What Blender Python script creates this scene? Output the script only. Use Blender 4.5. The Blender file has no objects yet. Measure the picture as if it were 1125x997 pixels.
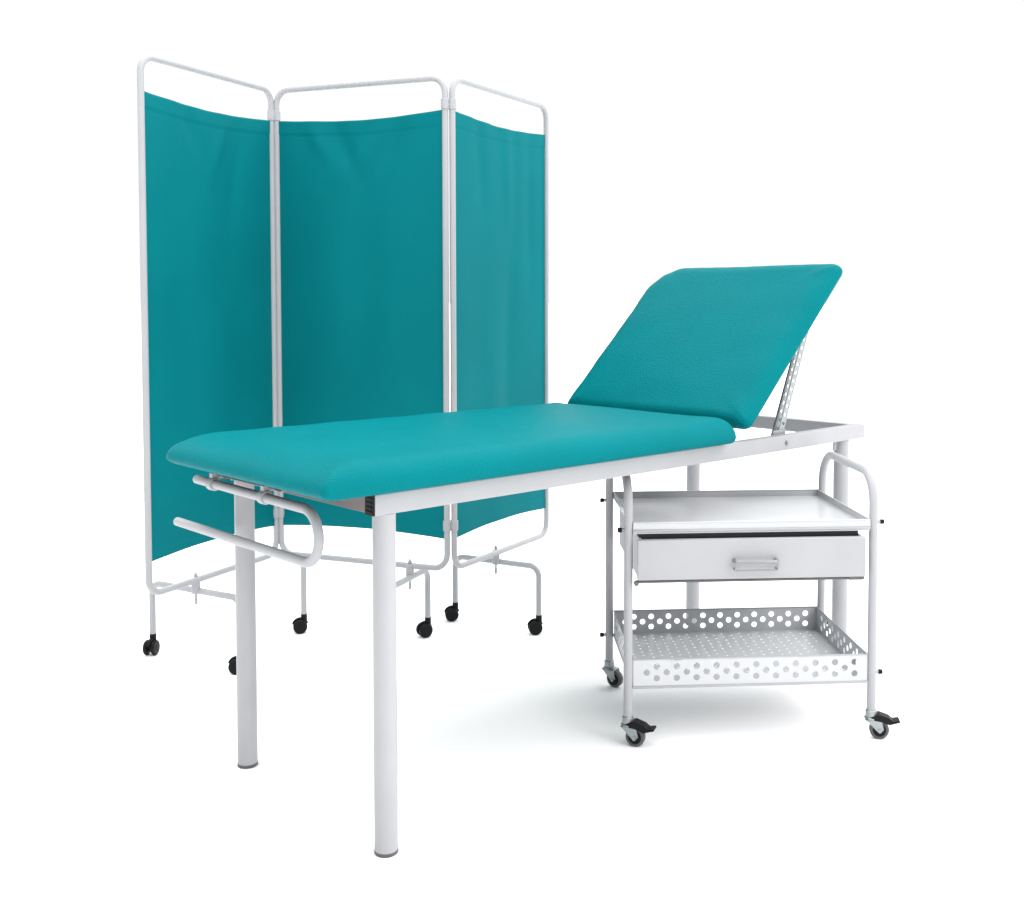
import bpy, bmesh, math, random
from mathutils import Vector, Matrix
random.seed(4)
S = bpy.context.scene
C = S.collection
PI = math.pi

# ---------------------------------------------------------------- camera
cam = bpy.data.cameras.new('camera')
camo = bpy.data.objects.new('camera', cam); C.objects.link(camo)
camo.location = (0, 0, 1.12)
camo.rotation_euler = (PI/2 - 0.0435, 0, 0)
cam.sensor_width = 36.0
cam.lens = 1203.4/1125*36.0
cam.shift_x = (562.5-623.6)/1125
cam.shift_y = (384.2-498.5)/1125
cam.clip_start = 0.05; cam.clip_end = 3000
S.camera = camo

# ---------------------------------------------------------------- studio surroundings and lamps
W = bpy.data.worlds.new('World'); S.world = W; W.use_nodes = True
nt = W.node_tree; nt.nodes.clear()
out = nt.nodes.new('ShaderNodeOutputWorld'); bg = nt.nodes.new('ShaderNodeBackground')
tc = nt.nodes.new('ShaderNodeTexCoord'); sp = nt.nodes.new('ShaderNodeSeparateXYZ')
nt.links.new(tc.outputs['Generated'], sp.inputs[0])
def lobe(axis, lo, hi, strength, sign=1):
    """soft lobe added to the world light to whiten floor and background: bright on the side the axis points to"""
    mr = nt.nodes.new('ShaderNodeMapRange'); mr.interpolation_type = 'SMOOTHSTEP'
    mr.inputs['From Min'].default_value = lo*sign; mr.inputs['From Max'].default_value = hi*sign
    mr.inputs['To Min'].default_value = 0; mr.inputs['To Max'].default_value = strength
    nt.links.new(sp.outputs[axis], mr.inputs['Value']); return mr.outputs['Result']
def add(a, b):
    m = nt.nodes.new('ShaderNodeMath'); m.operation = 'ADD'; nt.links.new(a, m.inputs[0])
    if isinstance(b, float): m.inputs[1].default_value = b
    else: nt.links.new(b, m.inputs[1])
    return m.outputs[0]
tot = add(lobe('Y', -.02, .35, .87), .17)
tot = add(tot, lobe('Z', .3, .9, 2.7))
tot = add(tot, lobe('X', .3, .85, 1.3))
bg.inputs['Color'].default_value = (1, 1, 1, 1)
nt.links.new(tot, bg.inputs['Strength']); nt.links.new(bg.outputs[0], out.inputs[0])

def area(name, loc, target, size, power, color=(1, 1, 1)):
    l = bpy.data.lights.new(name, 'AREA'); l.shape = 'RECTANGLE'; l.size = size[0]; l.size_y = size[1]
    l.energy = power; l.color = color
    o = bpy.data.objects.new(name, l); C.objects.link(o); o.location = loc
    o.rotation_euler = (Vector(target)-Vector(loc)).to_track_quat('-Z', 'Y').to_euler()
    return o
area('key_softbox', (3.0, -0.3, 2.6), (0.1, 2.9, 0.6), (1.4, 1.4), 48, (1, .985, .97))
area('overhead_softbox', (-0.9, 2.3, 3.9), (0.0, 2.9, 0.4), (2.6, 1.6), 40)

S.view_settings.view_transform = 'Standard'; S.view_settings.look = 'None'
S.view_settings.exposure = 0; S.view_settings.gamma = 1

# ---------------------------------------------------------------- materials
def mat(name, col, rough=.4, spec=.5, metal=0, noise=0, nscale=30, bump=0, bscale=300, coat=0, rvar=0, bump2=0, b2scale=8):
    m = bpy.data.materials.new(name); m.use_nodes = True
    n = m.node_tree; b = n.nodes['Principled BSDF']
    b.inputs['Roughness'].default_value = rough; b.inputs['Metallic'].default_value = metal
    b.inputs['Specular IOR Level'].default_value = spec
    b.inputs['Coat Weight'].default_value = coat; b.inputs['Coat Roughness'].default_value = .25
    t = n.nodes.new('ShaderNodeTexCoord')
    nz = n.nodes.new('ShaderNodeTexNoise'); nz.inputs['Scale'].default_value = nscale; nz.inputs['Detail'].default_value = 5
    n.links.new(t.outputs['Object'], nz.inputs['Vector'])
    cr = n.nodes.new('ShaderNodeValToRGB')
    cr.color_ramp.elements[0].position = .3; cr.color_ramp.elements[1].position = .7
    cr.color_ramp.elements[0].color = tuple(c*(1-noise) for c in col)+(1,)
    cr.color_ramp.elements[1].color = tuple(min(1, c*(1+noise)) for c in col)+(1,)
    n.links.new(nz.outputs['Fac'], cr.inputs[0]); n.links.new(cr.outputs[0], b.inputs['Base Color'])
    if rvar:
        r = n.nodes.new('ShaderNodeMapRange'); r.inputs['To Min'].default_value = rough-rvar; r.inputs['To Max'].default_value = rough+rvar
        n.links.new(nz.outputs['Fac'], r.inputs['Value']); n.links.new(r.outputs[0], b.inputs['Roughness'])
    last = None
    if bump2:
        z2 = n.nodes.new('ShaderNodeTexNoise'); z2.inputs['Scale'].default_value = b2scale; z2.inputs['Detail'].default_value = 2
        n.links.new(t.outputs['Object'], z2.inputs['Vector'])
        bm2 = n.nodes.new('ShaderNodeBump'); bm2.inputs['Strength'].default_value = 1; bm2.inputs['Distance'].default_value = bump2
        n.links.new(z2.outputs['Fac'], bm2.inputs['Height']); last = bm2
    if bump:
        z = n.nodes.new('ShaderNodeTexVoronoi'); z.inputs['Scale'].default_value = bscale
        n.links.new(t.outputs['Object'], z.inputs['Vector'])
        bm_ = n.nodes.new('ShaderNodeBump'); bm_.inputs['Strength'].default_value = .6; bm_.inputs['Distance'].default_value = bump
        n.links.new(z.outputs['Distance'], bm_.inputs['Height'])
        if last: n.links.new(last.outputs[0], bm_.inputs['Normal'])
        last = bm_
    if last: n.links.new(last.outputs[0], b.inputs['Normal'])
    return m
M_paint = mat('white_powder_coat', (.37, .373, .388), .38, .12, noise=.02, nscale=12, bump=.00004, bscale=260, rvar=.04)
M_shelf = mat('white_enamelled_sheet', (.49, .50, .515), .24, .5, noise=.02, nscale=9, rvar=.04)
M_leather = mat('teal_vinyl_upholstery', (.001, .150, .169), .46, .02, noise=.035, nscale=6, bump=.0016, bscale=230, rvar=.06, bump2=.004, b2scale=5)
M_fabric = mat('teal_pvc_curtain', (.001, .150, .170), .6, .04, noise=.04, nscale=3, bump=.0004, bscale=420, rvar=.06, bump2=.0025, b2scale=5)
M_bar = mat('grey_brown_crossbar', (.17, .15, .15), .6, .3, noise=.06, nscale=20)  # darker grey-brown than the other crossbars, foot end only
M_board = mat('underside_board', (.05, .045, .045), .7, .3, noise=.1, nscale=20)
M_black = mat('black_plastic', (.006, .006, .007), .5, .15, noise=.2, nscale=40)
M_rubber = mat('grey_rubber_tread', (.10, .10, .105), .6, .3, noise=.15, nscale=60)
M_zinc = mat('zinc_plated_steel', (.30, .33, .335), .4, .5, metal=.8, noise=.1, nscale=60, rvar=.1)
M_grey = mat('grey_rubber_foot', (.09, .09, .095), .5, .4, noise=.1, nscale=40)
M_handle = mat('satin_handle_metal', (.26, .26, .27), .35, .5, metal=.6, noise=.05, nscale=30)
M_rail = mat('dull_slide_steel', (.12, .125, .125), .5, .3, noise=.1, nscale=30)
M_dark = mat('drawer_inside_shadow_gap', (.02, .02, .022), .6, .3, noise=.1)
M_floor = mat('white_studio_floor', (.975, .975, .975), .9, .0, noise=.005, nscale=1)

# ---------------------------------------------------------------- helpers
def link(name, bm, m, parent=None, smooth=True, bevel=0, solid=0):
    bmesh.ops.remove_doubles(bm, verts=bm.verts, dist=1e-6)
    bmesh.ops.recalc_face_normals(bm, faces=bm.faces)
    me = bpy.data.meshes.new(name); bm.to_mesh(me); bm.free()
    me.materials.append(m)
    for p in me.polygons: p.use_smooth = smooth
    o = bpy.data.objects.new(name, me); C.objects.link(o)
    if parent: o.parent = parent
    if smooth:
        try: me.set_sharp_from_angle(angle=math.radians(38))
        except Exception: pass
    if solid:
        s = o.modifiers.new('solid', 'SOLIDIFY'); s.thickness = solid; s.offset = 0
    if bevel:
        b = o.modifiers.new('bevel', 'BEVEL'); b.width = bevel; b.segments = 2; b.limit_method = 'ANGLE'
    return o
def V(*a): return Vector(a)
def box(bm, a, b):
    xs, ys, zs = zip(a, b)
    vs = [bm.verts.new((x, y, z)) for x in xs for y in ys for z in zs]
    for f in ((0,1,3,2),(4,6,7,5),(0,4,5,1),(2,3,7,6),(0,2,6,4),(1,5,7,3)): bm.faces.new([vs[i] for i in f])
def fillet(pts, r, n=8):
    """round the inner corners of a polyline"""
    pts = [Vector(p) for p in pts]; rs = r if isinstance(r, (list, tuple)) else [r]*len(pts)
    res = [pts[0]]
    for i in range(1, len(pts)-1):
        a, b, c = pts[i-1], pts[i], pts[i+1]
        u = (a-b).normalized(); w = (c-b).normalized()
        ang = u.angle(w)
        if rs[i] <= 0 or ang > PI-.02: res.append(b); continue
        d = min(rs[i]/math.tan(ang/2), (a-b).length*.499, (c-b).length*.499); rr = d*math.tan(ang/2)
        ctr = b+(u+w).normalized()*(rr/math.sin(ang/2))
        p0 = b+u*d-ctr; p1 = b+w*d-ctr
        tot = p0.angle(p1); ax = p0.cross(p1).normalized()
        for k in range(n+1): res.append(ctr+Matrix.Rotation(tot*k/n, 3, ax) @ p0)
    res.append(pts[-1]); return res
def tube(bm, pts, r, seg=16, closed=False, caps=True, radii=None):
    pts = [Vector(p) for p in pts]; n = len(pts)
    t0 = (pts[1]-pts[0]).normalized()
    up = V(0, 0, 1) if abs(t0.z) < .9 else V(0, 1, 0)
    N = (up-t0*up.dot(t0)).normalized(); rings = []
    prev = t0
    for i in range(n):
        if closed: t = (pts[(i+1) % n]-pts[i-1]).normalized()
        elif i == 0: t = t0
        elif i == n-1: t = (pts[-1]-pts[-2]).normalized()
        else: t = ((pts[i+1]-pts[i]).normalized()+(pts[i]-pts[i-1]).normalized()).normalized()
        q = prev.rotation_difference(t); N = q @ N; N = (N-t*N.dot(t)).normalized(); prev = t
        B = t.cross(N); rr = radii[i] if radii else r
        rings.append([bm.verts.new(pts[i]+(N*math.cos(2*PI*k/seg)+B*math.sin(2*PI*k/seg))*rr) for k in range(seg)])
    for i in range(n if closed else n-1):
        a, b = rings[i], rings[(i+1) % n]
        for k in range(seg): bm.faces.new((a[k], a[(k+1) % seg], b[(k+1) % seg], b[k]))
    if not closed and caps:
        bm.faces.new(rings[0][::-1]); bm.faces.new(rings[-1])
def cyl(bm, a, b, r, seg=20, ch=0):
    a = Vector(a); b = Vector(b); d = (b-a).normalized()
    if ch: tube(bm, [a, a+d*ch, b-d*ch, b], r, seg, radii=[r-ch, r, r, r-ch])
    else: tube(bm, [a, b], r, seg)
def empty(name, label, cat, loc, rz=0):
    o = bpy.data.objects.new(name, None); C.objects.link(o); o.location = loc; o.rotation_euler = (0, 0, rz)
    o['label'] = label; o['category'] = cat; o.empty_display_size = .1
    return o
def make(name, fn, m, parent, **k):
    bm = bmesh.new(); fn(bm); return link(name, bm, m, parent, **k)

# ---------------------------------------------------------------- floor
bm = bmesh.new(); R = 900
vs = [bm.verts.new((R*math.cos(2*PI*i/64), R*math.sin(2*PI*i/64), 0)) for i in range(64)]; bm.faces.new(vs)
fl = link('floor', bm, M_floor, smooth=False); fl['kind'] = 'structure'

# ================================================================ EXAMINATION COUCH
CW, CL, HR, RH = .5845, 1.6767, .7406, .0431
couch = empty('exam_couch', 'teal padded examination couch with raised backrest on white tubular legs', 'examination couch', (-.369, 2.1833, 0), .7655)
x0, x1 = -.038, CL+.092
# long rails (rectangular tube), near then far
make('rail', lambda b: box(b, (x0, -.025, HR-RH), (x1, .005, HR)), M_paint, couch, bevel=.0025)
make('rail', lambda b: box(b, (x0, CW-.005, HR-RH), (x1, CW+.025, HR)), M_paint, couch, bevel=.0025)
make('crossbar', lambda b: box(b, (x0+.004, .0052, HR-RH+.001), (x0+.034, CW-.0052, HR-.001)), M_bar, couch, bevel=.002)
make('crossbar', lambda b: box(b, (x1-.034, .0052, HR-RH+.001), (x1-.001, CW-.0052, HR-.001)), M_paint, couch, bevel=.002)
make('crossbar', lambda b: box(b, (1.085, .0052, HR-RH+.001), (1.115, CW-.0052, HR-.003)), M_paint, couch, bevel=.002)
def cap(y):
    def f(b):
        box(b, (x0-.004, y-.0148, HR-RH+.0005), (x0+.0005, y+.0148, HR-.0005))
        for k in range(4): box(b, (x0-.006, y-.010, HR-RH+.006+k*.009), (x0-.0035, y+.010, HR-RH+.010+k*.009))
    return f
make('end_cap', cap(-.010), M_black, couch, bevel=.0008)
make('end_cap', cap(CW+.010), M_black, couch, bevel=.0008)
for (lx, ly) in ((0, 0), (0, CW), (CL, 0), (CL, CW)):
    def leg(b):
        cyl(b, (lx, ly, .008), (lx, ly, HR-RH+(.0 if lx or 1 else 0)-.0005), .0235, 32)
    lg = make('leg', leg, M_paint, couch)
    make('foot_cap', lambda b: cyl(b, (lx, ly, 0), (lx, ly, .009), .0242, 32, .002), M_grey, lg)
# small dark bracket gusset at head-end leg
make('corner_plate', lambda b: box(b, (CL-.045, -.004, HR-RH-.03), (CL-.025, .002, HR-RH)), M_zinc, couch, bevel=.001)

def rrect(xa, xb, ya, yb, rad, inset, ins4=(1, 1, 1, 1), n=16):
    """rounded rectangle; rad = corner radii ((xa,ya),(xb,ya),(xb,yb),(xa,yb)); ins4 scales the inset of sides xa,xb,ya,yb"""
    xa += inset*ins4[0]; xb -= inset*ins4[1]; ya += inset*ins4[2]; yb -= inset*ins4[3]
    pts = []
    for (cx, cy, sx, sy, a0), r in zip(((xa, ya, 1, 1, PI), (xb, ya, -1, 1, 1.5*PI), (xb, yb, -1, -1, 0), (xa, yb, 1, -1, .5*PI)), rad):
        r = max(r-inset*.35, .012)
        for k in range(n+1):
            a = a0+.5*PI*k/n
            pts.append((cx+sx*r+r*math.cos(a), cy+sy*r+r*math.sin(a)))
    res = []
    m = len(pts)
    for i in range(m):
        a, b = pts[i], pts[(i+1) % m]; res.append(a)
        if i % (n+1) == n:
            for k in range(1, 36): res.append((a[0]+(b[0]-a[0])*k/36, a[1]+(b[1]-a[1])*k/36))
    return res
def cushion(bm, xa, xb, ya, yb, rad, T, seed=0, soft=.055, crown=.003, ins4=(1, 1, 1, 1), pinch=.004):
    """upholstered pad: pulled tight over the board edge, domed shoulders, small gathers at the corners"""
    rnd = random.Random(seed)
    prof = [(.040, 0), (.016, .0005), (.009, .0025), (.0035, .008), (.001, .0125), (0, .017)]
    for k in range(1, 13):
        a = .5*PI*k/12
        prof.append((soft*(1-math.cos(a)), .017+(T-.017)*math.sin(a)))
    d = soft; mx = max(ins4)
    half = min((xb-xa)/2, (yb-ya)/2)/mx
    while d < half*.93:
        d += .025; prof.append((min(d, half*.95), T+crown*min(1, (d-soft)/(half*.6))))
    prev = None; ph = [rnd.uniform(0, 6) for _ in range(8)]
    cors = [(xa, ya), (xb, ya), (xb, yb), (xa, yb)]
    for inset, z in prof:
        ring = []
        for (x, y) in rrect(xa, xb, ya, yb, rad, inset, ins4):
            w = 0
            if z > .012:
                w = .0010*math.sin(23*x+ph[0])*math.sin(17*y+ph[1])+.0007*math.sin(41*x+ph[2]+9*y)
                # gathers radiating from each corner
                for ci, (cx, cy) in enumerate(cors):
                    dd = math.hypot(x-cx, y-cy)
                    if dd < .22:
                        an = math.atan2(y-cy, x-cx)
                        w += .0012*math.sin(9*an+ph[3+ci])*math.exp(-((dd-.07)/.06)**2)
                # pull-in puckers along the stapled edges
                w += .0006*math.sin(95*x+ph[7])*math.exp(-inset/.03)+.0006*math.sin(88*y+ph[6])*math.exp(-inset/.03)
            ring.append(bm.verts.new((x, y, z+w*min(1, z/T)*max(0, 1-(inset/(half*.8))**2))))
        if prev is None: bm.faces.new(ring[::-1])
        else:
            n = len(ring)
            for k in range(n): bm.faces.new((prev[k], prev[(k+1) % n], ring[(k+1) % n], ring[k]))
        prev = ring
    bm.faces.new(prev)
ZM = .7455
seat = make('seat_cushion', lambda b: cushion(b, -.180, 1.074, -.070, .655, (.014, .022, .02, .060), .067, 1, .062, ins4=(1.9, .5, 1.0, 1.0)), M_leather, couch)
seat.location = (0, 0, ZM)
make('base_board', lambda b: box(b, (-.130, -.0235, HR+.0005), (1.030, .6055, ZM+.0015)), M_board, couch, bevel=.001)
# backrest
th = math.radians(43.6)
back = make('backrest_cushion', lambda b: cushion(b, 0, .642, -.064, .645, (.022, .034, .115, .022), .050, 2, soft=.055, ins4=(.6, 1.0, 1.2, .9)), M_leather, couch)
back.location = (1.136, 0, .770); back.rotation_euler = (0, -th, 0)
bb = make('base_board', lambda b: box(b, (.02, -.04, -.010), (.615, .62, .0008)), M_board, couch, bevel=.001)
bb.location = back.location; bb.rotation_euler = back.rotation_euler
# backrest ratchet strut
P0 = V(1.365, .014, .722); P1 = V(1.556, .014, 1.165)
st = empty
def strut(b):
    d = (P1-P0); L = d.length; d.normalize(); nrm = V(d.z, 0, -d.x)
    # two perforated ratchet plates: side strips joined by rungs
    def plate(s0, s1, t0, t1, y0, y1):
        vs = [b.verts.new(P0+d*s_+nrm*t_+V(0, y_, 0)) for s_ in (s0, s1) for t_ in (t0, t1) for y_ in (y0, y1)]
        for f in ((0,1,3,2),(4,6,7,5),(0,4,5,1),(2,3,7,6),(0,2,6,4),(1,5,7,3)): b.faces.new([vs[i] for i in f])
    for y0, o in ((-.004, 0), (.012, .010)):
        plate(0, L*.97, -.0125, -.0065, y0, y0+.002); plate(0, L*.97, .0045, .0105, y0, y0+.002)
        k = .004+o
        while k < L*.95:
            plate(k, k+.017, -.0064, .0044, y0, y0+.002); k += .026
sb = make('backrest_strut', strut, M_zinc, couch, smooth=False)
def strut2(b):
    q0 = V(1.345, .03, .70); q1 = q0+(P1-P0)*.98+V(.012, 0, .01)
    tube(b, [q0, q1], .005, 12)
make('strut_tube', strut2, M_zinc, sb)
make('bolt', lambda b: (cyl(b, (1.351, -.0285, .719), (1.351, -.0245, .719), .007, 6), cyl(b, (1.351, -.031, .719), (1.351, -.028, .719), .0035, 12)), M_zinc, couch)
make('bracket', lambda b: box(b, (1.33, .0055, .700), (1.39, .009, .752)), M_zinc, couch, bevel=.001)
# paper roll holder: hairpin bar below the foot end
HX = -.092
hold = make('paper_roll_holder', lambda b: tube(b, fillet([(HX, .640, .7000), (HX, .095, .6965), (HX, .095, .586), (HX, .750, .583)], .0555, 10), .0105, 18), M_paint, couch)
for y in (.555, .315):
    def clampf(b):
        cyl(b, (HX, y-.011, .699), (HX, y+.011, .699), .0155, 20, .002)
        box(b, (HX-.006, y-.007, .70), (HX+.006, y+.007, .724))
        cyl(b, (HX, y, .716), (-.036, y, .716), .006, 12)
    make('clamp', clampf, M_paint, hold)
make('holder_plate', lambda b: box(b, (HX+.02, .28, .712), (-.034, .60, .716)), M_zinc, couch, bevel=.001)

# ================================================================ FOLDING SCREEN
H4 = [V(-1.2209, 3.1613, 0), V(-.9862, 3.7039, 0), V(-.3713, 3.4715, 0), V(-.078, 4.0085, 0)]
org = V(-.68, 3.55, 0)
screen = empty('folding_screen', 'three-panel folding privacy screen with teal curtains in white tube frames on black casters', 'privacy screen', org)
HO = {1: .012, 2: .0155}; PR = .0098; ZT, ZB = 1.825, .264; ZFT, ZFB = 1.7252, .3603
# tension creases per panel: (start across, depth down, width, amplitude, slant, length)
creases = [
    [(.30, .05, .05, .007, .9, .05), (.62, .07, .045, -.007, -.7, .07), (.75, .14, .06, .006, -.4, .12), (.20, .45, .10, .004, .2, .25), (.15, .92, .07, .007, -.3, .08), (.55, .60, .12, -.005, .1, .2)],
    [(.20, .05, .05, -.007, 1.2, .05), (.36, .08, .055, .009, .9, .07), (.60, .10, .06, -.010, -1.2, .06), (.80, .06, .05, .008, -1.3, .06), (.45, .40, .14, .006, .2, .2), (.75, .55, .10, -.005, -.2, .25), (.3, .8, .12, .005, .1, .15)],
    [(.25, .10, .06, .006, .3, .12), (.55, .12, .05, -.006, .2, .14), (.80, .20, .05, .007, .05, .2), (.65, .55, .07, .006, -.1, .3), (.35, .70, .09, -.004, .1, .2)],
]
for i in range(3):
    a, b_ = H4[i]-org, H4[i+1]-org
    u = (b_-a).normalized(); n = V(-u.y, u.x, 0)
    pa = a+u*HO.get(i, 0); pb = b_-u*HO.get(i+1, 0)
    def frame(b):
        A = pa; B = pb; m_ = (A+B)/2
        g = .006
        # the top corners swing a little away from the neighbouring panel
        pts = [m_+V(0, 0, ZB), A+V(0, 0, ZB), A+V(0, 0, ZT), B+V(0, 0, ZT), B+V(0, 0, ZB), m_+V(0, 0, ZB)]
        path = fillet(pts, .048, 8)[:-1]
        tube(b, path, PR, 16, closed=True)
    make('panel_frame', frame, M_paint, screen)
    def cloth(b):
        nx, nz = 56, 230; rnd = random.Random(10+i); ph = [rnd.uniform(0, 6) for _ in range(9)]
        grid = []
        for jz in range(nz+1):
            row = []; v = jz/nz
            for jx in range(nx+1):
                s = jx/nx; e = 4*s*(1-s)
                zt_ = ZFT-.015*e-(.0008*math.sin(9*s+ph[0])*e); zb_ = ZFB+.013*e
                z = zb_+(zt_-zb_)*v
                bil = .010*e*math.sin(PI*v)*(1 if i != 1 else -1)
                # a few faint tension creases running down from the upper corners, plus one sag crease under the hem
                top = 1-v
                cr = 0
                for (cs, ct, w_, amp, sl, fade) in creases[i]:
                    cr += amp*math.exp(-((s-cs-sl*top)/w_)**2)*math.exp(-((top-ct)/fade)**2)
                cr *= e**.5
                cr += .0025*math.sin(2*PI*1.3*s+ph[1])*e*math.exp(-top/.6)+.0018*math.sin(2*PI*(2.3*s+.2*v)+ph[2])*e
                topw = math.exp(-top/.04)*(.0022*math.sin(2*PI*2.6*s+ph[3])+.0016*math.sin(2*PI*5.3*s+ph[4]))*e**.5
                fold = cr; drape = 0
                dt = (1-v)*(ZFT-ZFB); db = v*(ZFT-ZFB)
                hem = -(.0016 if dt < .044 else 0)-(.0016 if db < .036 else 0)+(.0006 if abs(dt-.047) < .0035 or abs(db-.039) < .0035 else 0)
                P = pa+(pb-pa)*s+n*(.001+bil+fold+topw+drape+hem)
                row.append(b.verts.new((P.x, P.y, z)))
            grid.append(row)
        for jz in range(nz):
            for jx in range(nx): b.faces.new((grid[jz][jx], grid[jz][jx+1], grid[jz+1][jx+1], grid[jz+1][jx]))
    c_ = make('curtain', cloth, M_fabric, screen, solid=.0014)
for i in (1, 2):
    h = H4[i]-org
    for z in (1.742, .404):
        u0 = (H4[i]-H4[i-1]).normalized(); u1 = (H4[i+1]-H4[i]).normalized()
        def clip(b):
            for P in (h-u0*HO[i], h+u1*HO[i]): cyl(b, (P.x, P.y, z-.017), (P.x, P.y, z+.017), .0130, 20, .002)
            A, B = h-u0*HO[i], h+u1*HO[i]
            cyl(b, (A.x, A.y, z), (B.x, B.y, z), .0075, 12)
        make('hinge_clip', clip, M_paint, screen)
def screen_caster(P, wheel_dir, parent):
    """twin wheel caster; wheel_dir = angle of the trailing offset"""
    d = V(math.cos(wheel_dir), math.sin(wheel_dir), 0); ax = V(-d.y, d.x, 0)
    P = V(P.x, P.y, 0); cc = P+d*.013+V(0, 0, .0235)
    def body(b):
        cyl(b, P+V(0, 0, .036), P+V(0, 0, .066), .0105, 16, .002)
        arc = [cc+d*(.022*math.cos(t))+V(0, 0, .022*math.sin(t)+.002) for t in [math.radians(x) for x in range(15, 166, 15)]]
        tube(b, arc, .0062, 10)
        cyl(b, cc-ax*.006, cc+ax*.006, .012, 16)
    r = make('caster', body, M_black, parent)
    for s in (-1, 1):
        make('wheel', lambda b: (cyl(b, cc+ax*s*.007, cc+ax*s*.019, .0235, 24, .003), cyl(b, cc+ax*s*.0188, cc+ax*s*.0205, .008, 14)), M_black, r)
ZL = .228
def foot(Pa, Pb, Pc, dirs, ends=(1, 1)):
    """foot rail from stem Pa to stem Pb clamped under the panel at Pc"""
    Pa = Pa-org; Pb = Pb-org; Pc = Pc-org
    def f(b):
        tube(b, fillet([Pa+V(0, 0, .060), Pa+V(0, 0, ZL), Pb+V(0, 0, ZL), Pb+V(0, 0, .060)], .036, 8), PR, 16)
    r = make('foot', f, M_paint, screen)
    def cl(b):
        cyl(b, Pc+V(0, 0, ZL-.038), Pc+V(0, 0, ZB+.022), .0035, 10)
        cyl(b, Pc+V(0, 0, ZL-.040), Pc+V(0, 0, ZL-.022), .0045, 8)
        cyl(b, Pc+V(0, 0, ZB+.010), Pc+V(0, 0, ZB+.016), .0065, 8)
        cyl(b, Pc+V(0, 0, ZL-.008), Pc+V(0, 0, ZB+.006), .0135, 16, .003)
    make('clamp_bolt', cl, M_paint, r)
    return Pa, Pb
def onpan(i, t): return H4[i]+(H4[i+1]-H4[i])*t
a, b2 = foot(V(-1.3211, 3.447, 0), V(-.984, 3.262, 0), V(-1.147, 3.345, 0), 0)
screen_caster(a, math.radians(-95), screen); screen_caster(b2, math.radians(185), screen)
a, b2 = foot(V(-.4683, 3.629, 0), V(-.558, 3.37, 0), V(-.512, 3.522, 0), 0)
screen_caster(a, math.radians(212), screen); screen_caster(b2, math.radians(200), screen)
a, b2 = foot(V(-.395, 3.812, 0), V(-.0970, 3.655, 0), V(-.246, 3.722, 0), 0)
screen_caster(a, math.radians(190), screen); screen_caster(b2, math.radians(190), screen)
Ps = V(-.8933, 3.6690, 0)-org
make('stem', lambda b: cyl(b, Ps+V(0, 0, .060), Ps+V(0, 0, ZB), PR, 16), M_paint, screen)
screen_caster(Ps, math.radians(195), screen)

# ================================================================ TROLLEY
TL, TW = .629, .432
tro = empty('instrument_trolley', 'white two-tier trolley with a drawer and perforated basket standing under the couch head', 'trolley', (.1525, 2.7258, 0), .0715)
tr_ = .0113
for x in (0, TL):
    make('side_frame', lambda b: tube(b, fillet([(x, 0, .070), (x, 0, .682), (x, TW, .682), (x, TW, .070)], [0, .078, .095, 0], 14), tr_, 20), M_paint, tro)
# top shelf: pressed tray with folded lips
def shelf(b):
    xa, xb, ya, yb = tr_+.001, TL-tr_-.001, -.008, TW+.004
    zf, zt = .551, .567; t = .0012; lip = .010
    box(b, (xa, ya, zf-t), (xb, yb, zf))
    box(b, (xa, ya-t, .5395), (xb, ya, zt)); box(b, (xa, yb, zf-t), (xb, yb+t, zt))
    box(b, (xa-t, ya-t, zf-t), (xa, yb+t, zt)); box(b, (xb, ya-t, zf-t), (xb+t, yb+t, zt))
    tube(b, [(xa, ya-.001, zt), (xb, ya-.001, zt)], .0022, 10); tube(b, [(xa, yb+.001, zt), (xb, yb+.001, zt)], .0022, 10)
    tube(b, [(xa, ya, zt), (xa, yb, zt)], .0022, 10); tube(b, [(xb, ya, zt), (xb, yb, zt)], .0022, 10)
make('top_shelf', shelf, M_shelf, tro)
make('shelf_rim', lambda b: tube(b, [(tr_, -.0105, .5465), (TL-tr_, -.0105, .5465)], .0034, 10), M_paint, tro)
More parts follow.
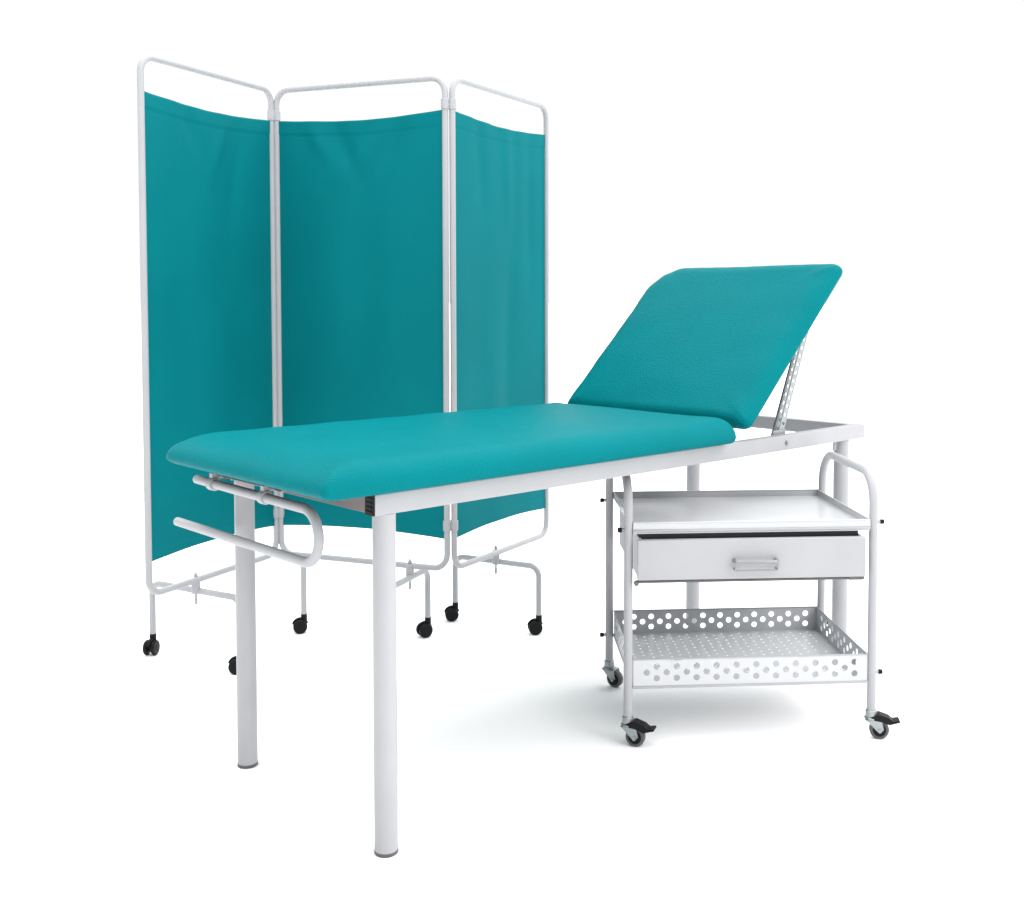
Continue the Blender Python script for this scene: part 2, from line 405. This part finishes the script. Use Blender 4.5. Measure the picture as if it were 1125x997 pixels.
# perforated basket
def perf(b, O_, U, Vv, w, h, m0, r=.0080):
    """staggered perforated sheet: O_ + u*U + v*V, real holes"""
    cols = int((w-2*m0)/.0255); x = (w-cols*.0255)/2
    cw = .0255; rh_ = .0298
    rows = int((h-.004)/rh_)
    P = lambda u, v: b.verts.new(O_+U*u+Vv*v)
    def rect(u0, v0, u1, v1):
        if u1-u0 > 1e-5 and v1-v0 > 1e-5: b.faces.new((P(u0, v0), P(u1, v0), P(u1, v1), P(u0, v1)))
    def cell(u0, v0, u1, v1):
        cu, cv = (u0+u1)/2, (v0+v1)/2; hu, hv = (u1-u0)/2, (v1-v0)/2
        ang = [2*PI*k/24 for k in range(24)]
        inner = [P(cu+r*math.cos(a), cv+r*math.sin(a)) for a in ang]; outer = []
        corner = [math.atan2(hv, hu)]
        for a in ang:
            c, s = math.cos(a), math.sin(a); k = min(hu/abs(c) if abs(c) > 1e-9 else 1e9, hv/abs(s) if abs(s) > 1e-9 else 1e9)
            outer.append(P(cu+c*k, cv+s*k))
        for k in range(24): b.faces.new((inner[k], outer[k], outer[(k+1) % 24], inner[(k+1) % 24]))
        # corner triangles
        for (sx, sy) in ((1, 1), (-1, 1), (-1, -1), (1, -1)):
            ca = math.atan2(sy*hv, sx*hu) % (2*PI); k0 = int(ca/(2*PI/24)); k1 = (k0+1) % 24
            if abs(ca-ang[k0]) > 1e-4: b.faces.new((outer[k0], P(cu+sx*hu, cv+sy*hv), outer[k1]))
    rect(0, 0, x, h); rect(x+cols*cw, 0, w, h)
    for c in range(cols):
        u0 = x+c*cw; u1 = u0+cw
        if c % 2: nr = rows; v0 = (h-rows*rh_)/2
        else: nr = rows-1; v0 = (h-(rows-1)*rh_)/2
        rect(u0, 0, u1, v0)
        for k in range(nr): cell(u0, v0+k*rh_, u1, v0+(k+1)*rh_)
        rect(u0, v0+nr*rh_, u1, h)
bx0, bx1, by0, by1, bz0, bz1 = tr_+.002, TL-tr_-.002, -.004, TW+.002, .152, .219
def basket(b):
    w = bx1-bx0; d = by1-by0; h = bz1-bz0
    perf(b, V(bx0, by0, bz0), V(1, 0, 0), V(0, 0, 1), w, h, .01)
    perf(b, V(bx0, by1, bz0), V(1, 0, 0), V(0, 0, 1), w, h, .01)
    perf(b, V(bx0, by0, bz0), V(0, 1, 0), V(0, 0, 1), d, h, .03)
    perf(b, V(bx1, by0, bz0), V(0, 1, 0), V(0, 0, 1), d, h, .03)
    perf(b, V(bx0, by0, bz0), V(1, 0, 0), V(0, 1, 0), w, d, .01, .0036)
bk = make('basket', basket, M_shelf, tro, smooth=False, solid=.0012)
def rim(b):
    for z, r in ((bz0-.004, .0038), (bz1, .0022)):
        tube(b, [(bx0, by0, z), (bx1, by0, z), (bx1, by1, z), (bx0, by1, z)], r, 10, closed=True)
make('basket_rim', rim, M_paint, tro)
# drawer with carcass
dx0, dx1 = .020, .600
def front(b):
    box(b, (dx0, -.030, .4265), (dx1, -.014, .5275))
dr = make('drawer', front, M_paint, tro, bevel=.0018)
def dbox(b):
    t = .0015
    box(b, (.034, -.0135, .437), (.036, .40, .520)); box(b, (.584, -.0135, .437), (.586, .40, .520))
    box(b, (.036, -.0135, .437), (.584, .40, .4385)); box(b, (.036, .3985, .4385), (.584, .40, .520))
    box(b, (.036, -.0135, .4385), (.584, -.012, .5255))
make('drawer_box', dbox, M_shelf, dr, smooth=False)
def hnd(b):
    xa, xb, y = .262, .368, -.052
    tube(b, fillet([(xa, -.030, .474), (xa, y, .474), (xb, y, .474), (xb, -.030, .474)], .007, 5), .0048, 12)
    tube(b, fillet([(xa, -.030, .453), (xa, y, .453), (xb, y, .453), (xb, -.030, .453)], .007, 5), .0022, 12)
    for x in (xa, xb): cyl(b, (x, y, .453), (x, y, .474), .0026, 12)
    
make('handle', hnd, M_handle, dr)
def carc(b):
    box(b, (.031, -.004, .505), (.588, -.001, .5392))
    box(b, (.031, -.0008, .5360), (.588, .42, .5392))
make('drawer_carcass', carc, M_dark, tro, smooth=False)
for x in (.026, .5885):
    make('drawer_slide', lambda b: box(b, (x, -.010, .4235), (x+.006, .41, .5285)), M_paint, tro, smooth=False)
make('drawer_support', lambda b: (tube(b, [(.018, -.012, .4195), (.602, -.012, .4195)], .0042, 12), box(b, (.560, -.020, .416), (.596, -.010, .4235)), cyl(b, (.018, -.022, .4165), (.018, -.010, .4165), .006, 12)), M_rail, tro)
# bolts with black caps
for (x, y, z, s) in ((0, TW, .545, -1), (0, 0, .548, -1), (TL, 0, .560, 1), (TL, 0, .172, 1), (0, TW, .150, -1), (TL, TW, .172, 1)):
    bx = x+s*(tr_-.001)
    bo = make('bolt', lambda b: cyl(b, (bx, y, z), (bx+s*.006, y, z), .0045, 12), M_zinc, tro)
    make('bolt_cap', lambda b: cyl(b, (bx+s*.006, y, z), (bx+s*.017, y, z), .0062, 12, .0015), M_black, bo)
# braked casters
def caster(P, ang, brake=True):
    d = V(math.cos(ang), math.sin(ang), 0); ax = V(-d.y, d.x, 0); P = V(P[0], P[1], 0)
    wr = .0245; cc = P+d*.020+V(0, 0, wr)
    r = make('caster', lambda b: (cyl(b, P+V(0, 0, .055), P+V(0, 0, .075), .0145, 20, .002), cyl(b, P+V(0, 0, .050), P+V(0, 0, .056), .0175, 20, .0015)), M_zinc, tro)
    def fork(b):
        for s in (-1, 1):
            o = [P-d*.016+V(0, 0, .052), P+d*.024+V(0, 0, .052), cc+d*.010+V(0, 0, .003), cc-V(0, 0, .007), cc-d*.008]
            lo = [b.verts.new(p+ax*s*.0135) for p in o]; hi = [b.verts.new(p+ax*s*.0155) for p in o]
            b.faces.new(lo); b.faces.new(hi[::-1])
            for k in range(5): b.faces.new((lo[k], lo[(k+1) % 5], hi[(k+1) % 5], hi[k]))
        o = [P-d*.016, P+d*.024]
        vs = [b.verts.new(p+ax*t+V(0, 0, z)) for z in (.0495, .052) for p in o for t in (-.0155, .0155)]
        for f in ((0,1,3,2),(4,6,7,5),(0,4,5,1),(2,3,7,6),(0,2,6,4),(1,5,7,3)): b.faces.new([vs[i] for i in f])
    make('fork', fork, M_zinc, r, smooth=False)
    w = make('wheel', lambda b: cyl(b, cc-ax*.0095, cc+ax*.0095, wr, 28, .003), M_rubber, r)
    make('hub', lambda b: cyl(b, cc-ax*.012, cc+ax*.012, wr*.68, 24, .001), M_black, r)
    make('axle', lambda b: cyl(b, cc-ax*.018, cc+ax*.018, .005, 12), M_zinc, r)
    if brake:
        def lev(b):
            prof = [(-.004, .058), (.020, .066), (.044, .058), (.054, .050), (.070, .053), (.071, .048), (.054, .043), (.044, .040), (.030, .046), (.004, .050)]
            lo = [b.verts.new(P+d*x+ax*-.0165+V(0, 0, z)) for x, z in prof]; hi = [b.verts.new(P+d*x+ax*.0165+V(0, 0, z)) for x, z in prof]
            b.faces.new(lo); b.faces.new(hi[::-1]); n = len(prof)
            for k in range(n): b.faces.new((lo[k], lo[(k+1) % n], hi[(k+1) % n], hi[k]))
        make('brake_lever', lev, M_black, r, smooth=False, bevel=.002)
caster((0, 0), math.radians(-22)); caster((TL, 0), math.radians(-12))
caster((0, TW), math.radians(-40), False); caster((TL, TW), math.radians(150), False)
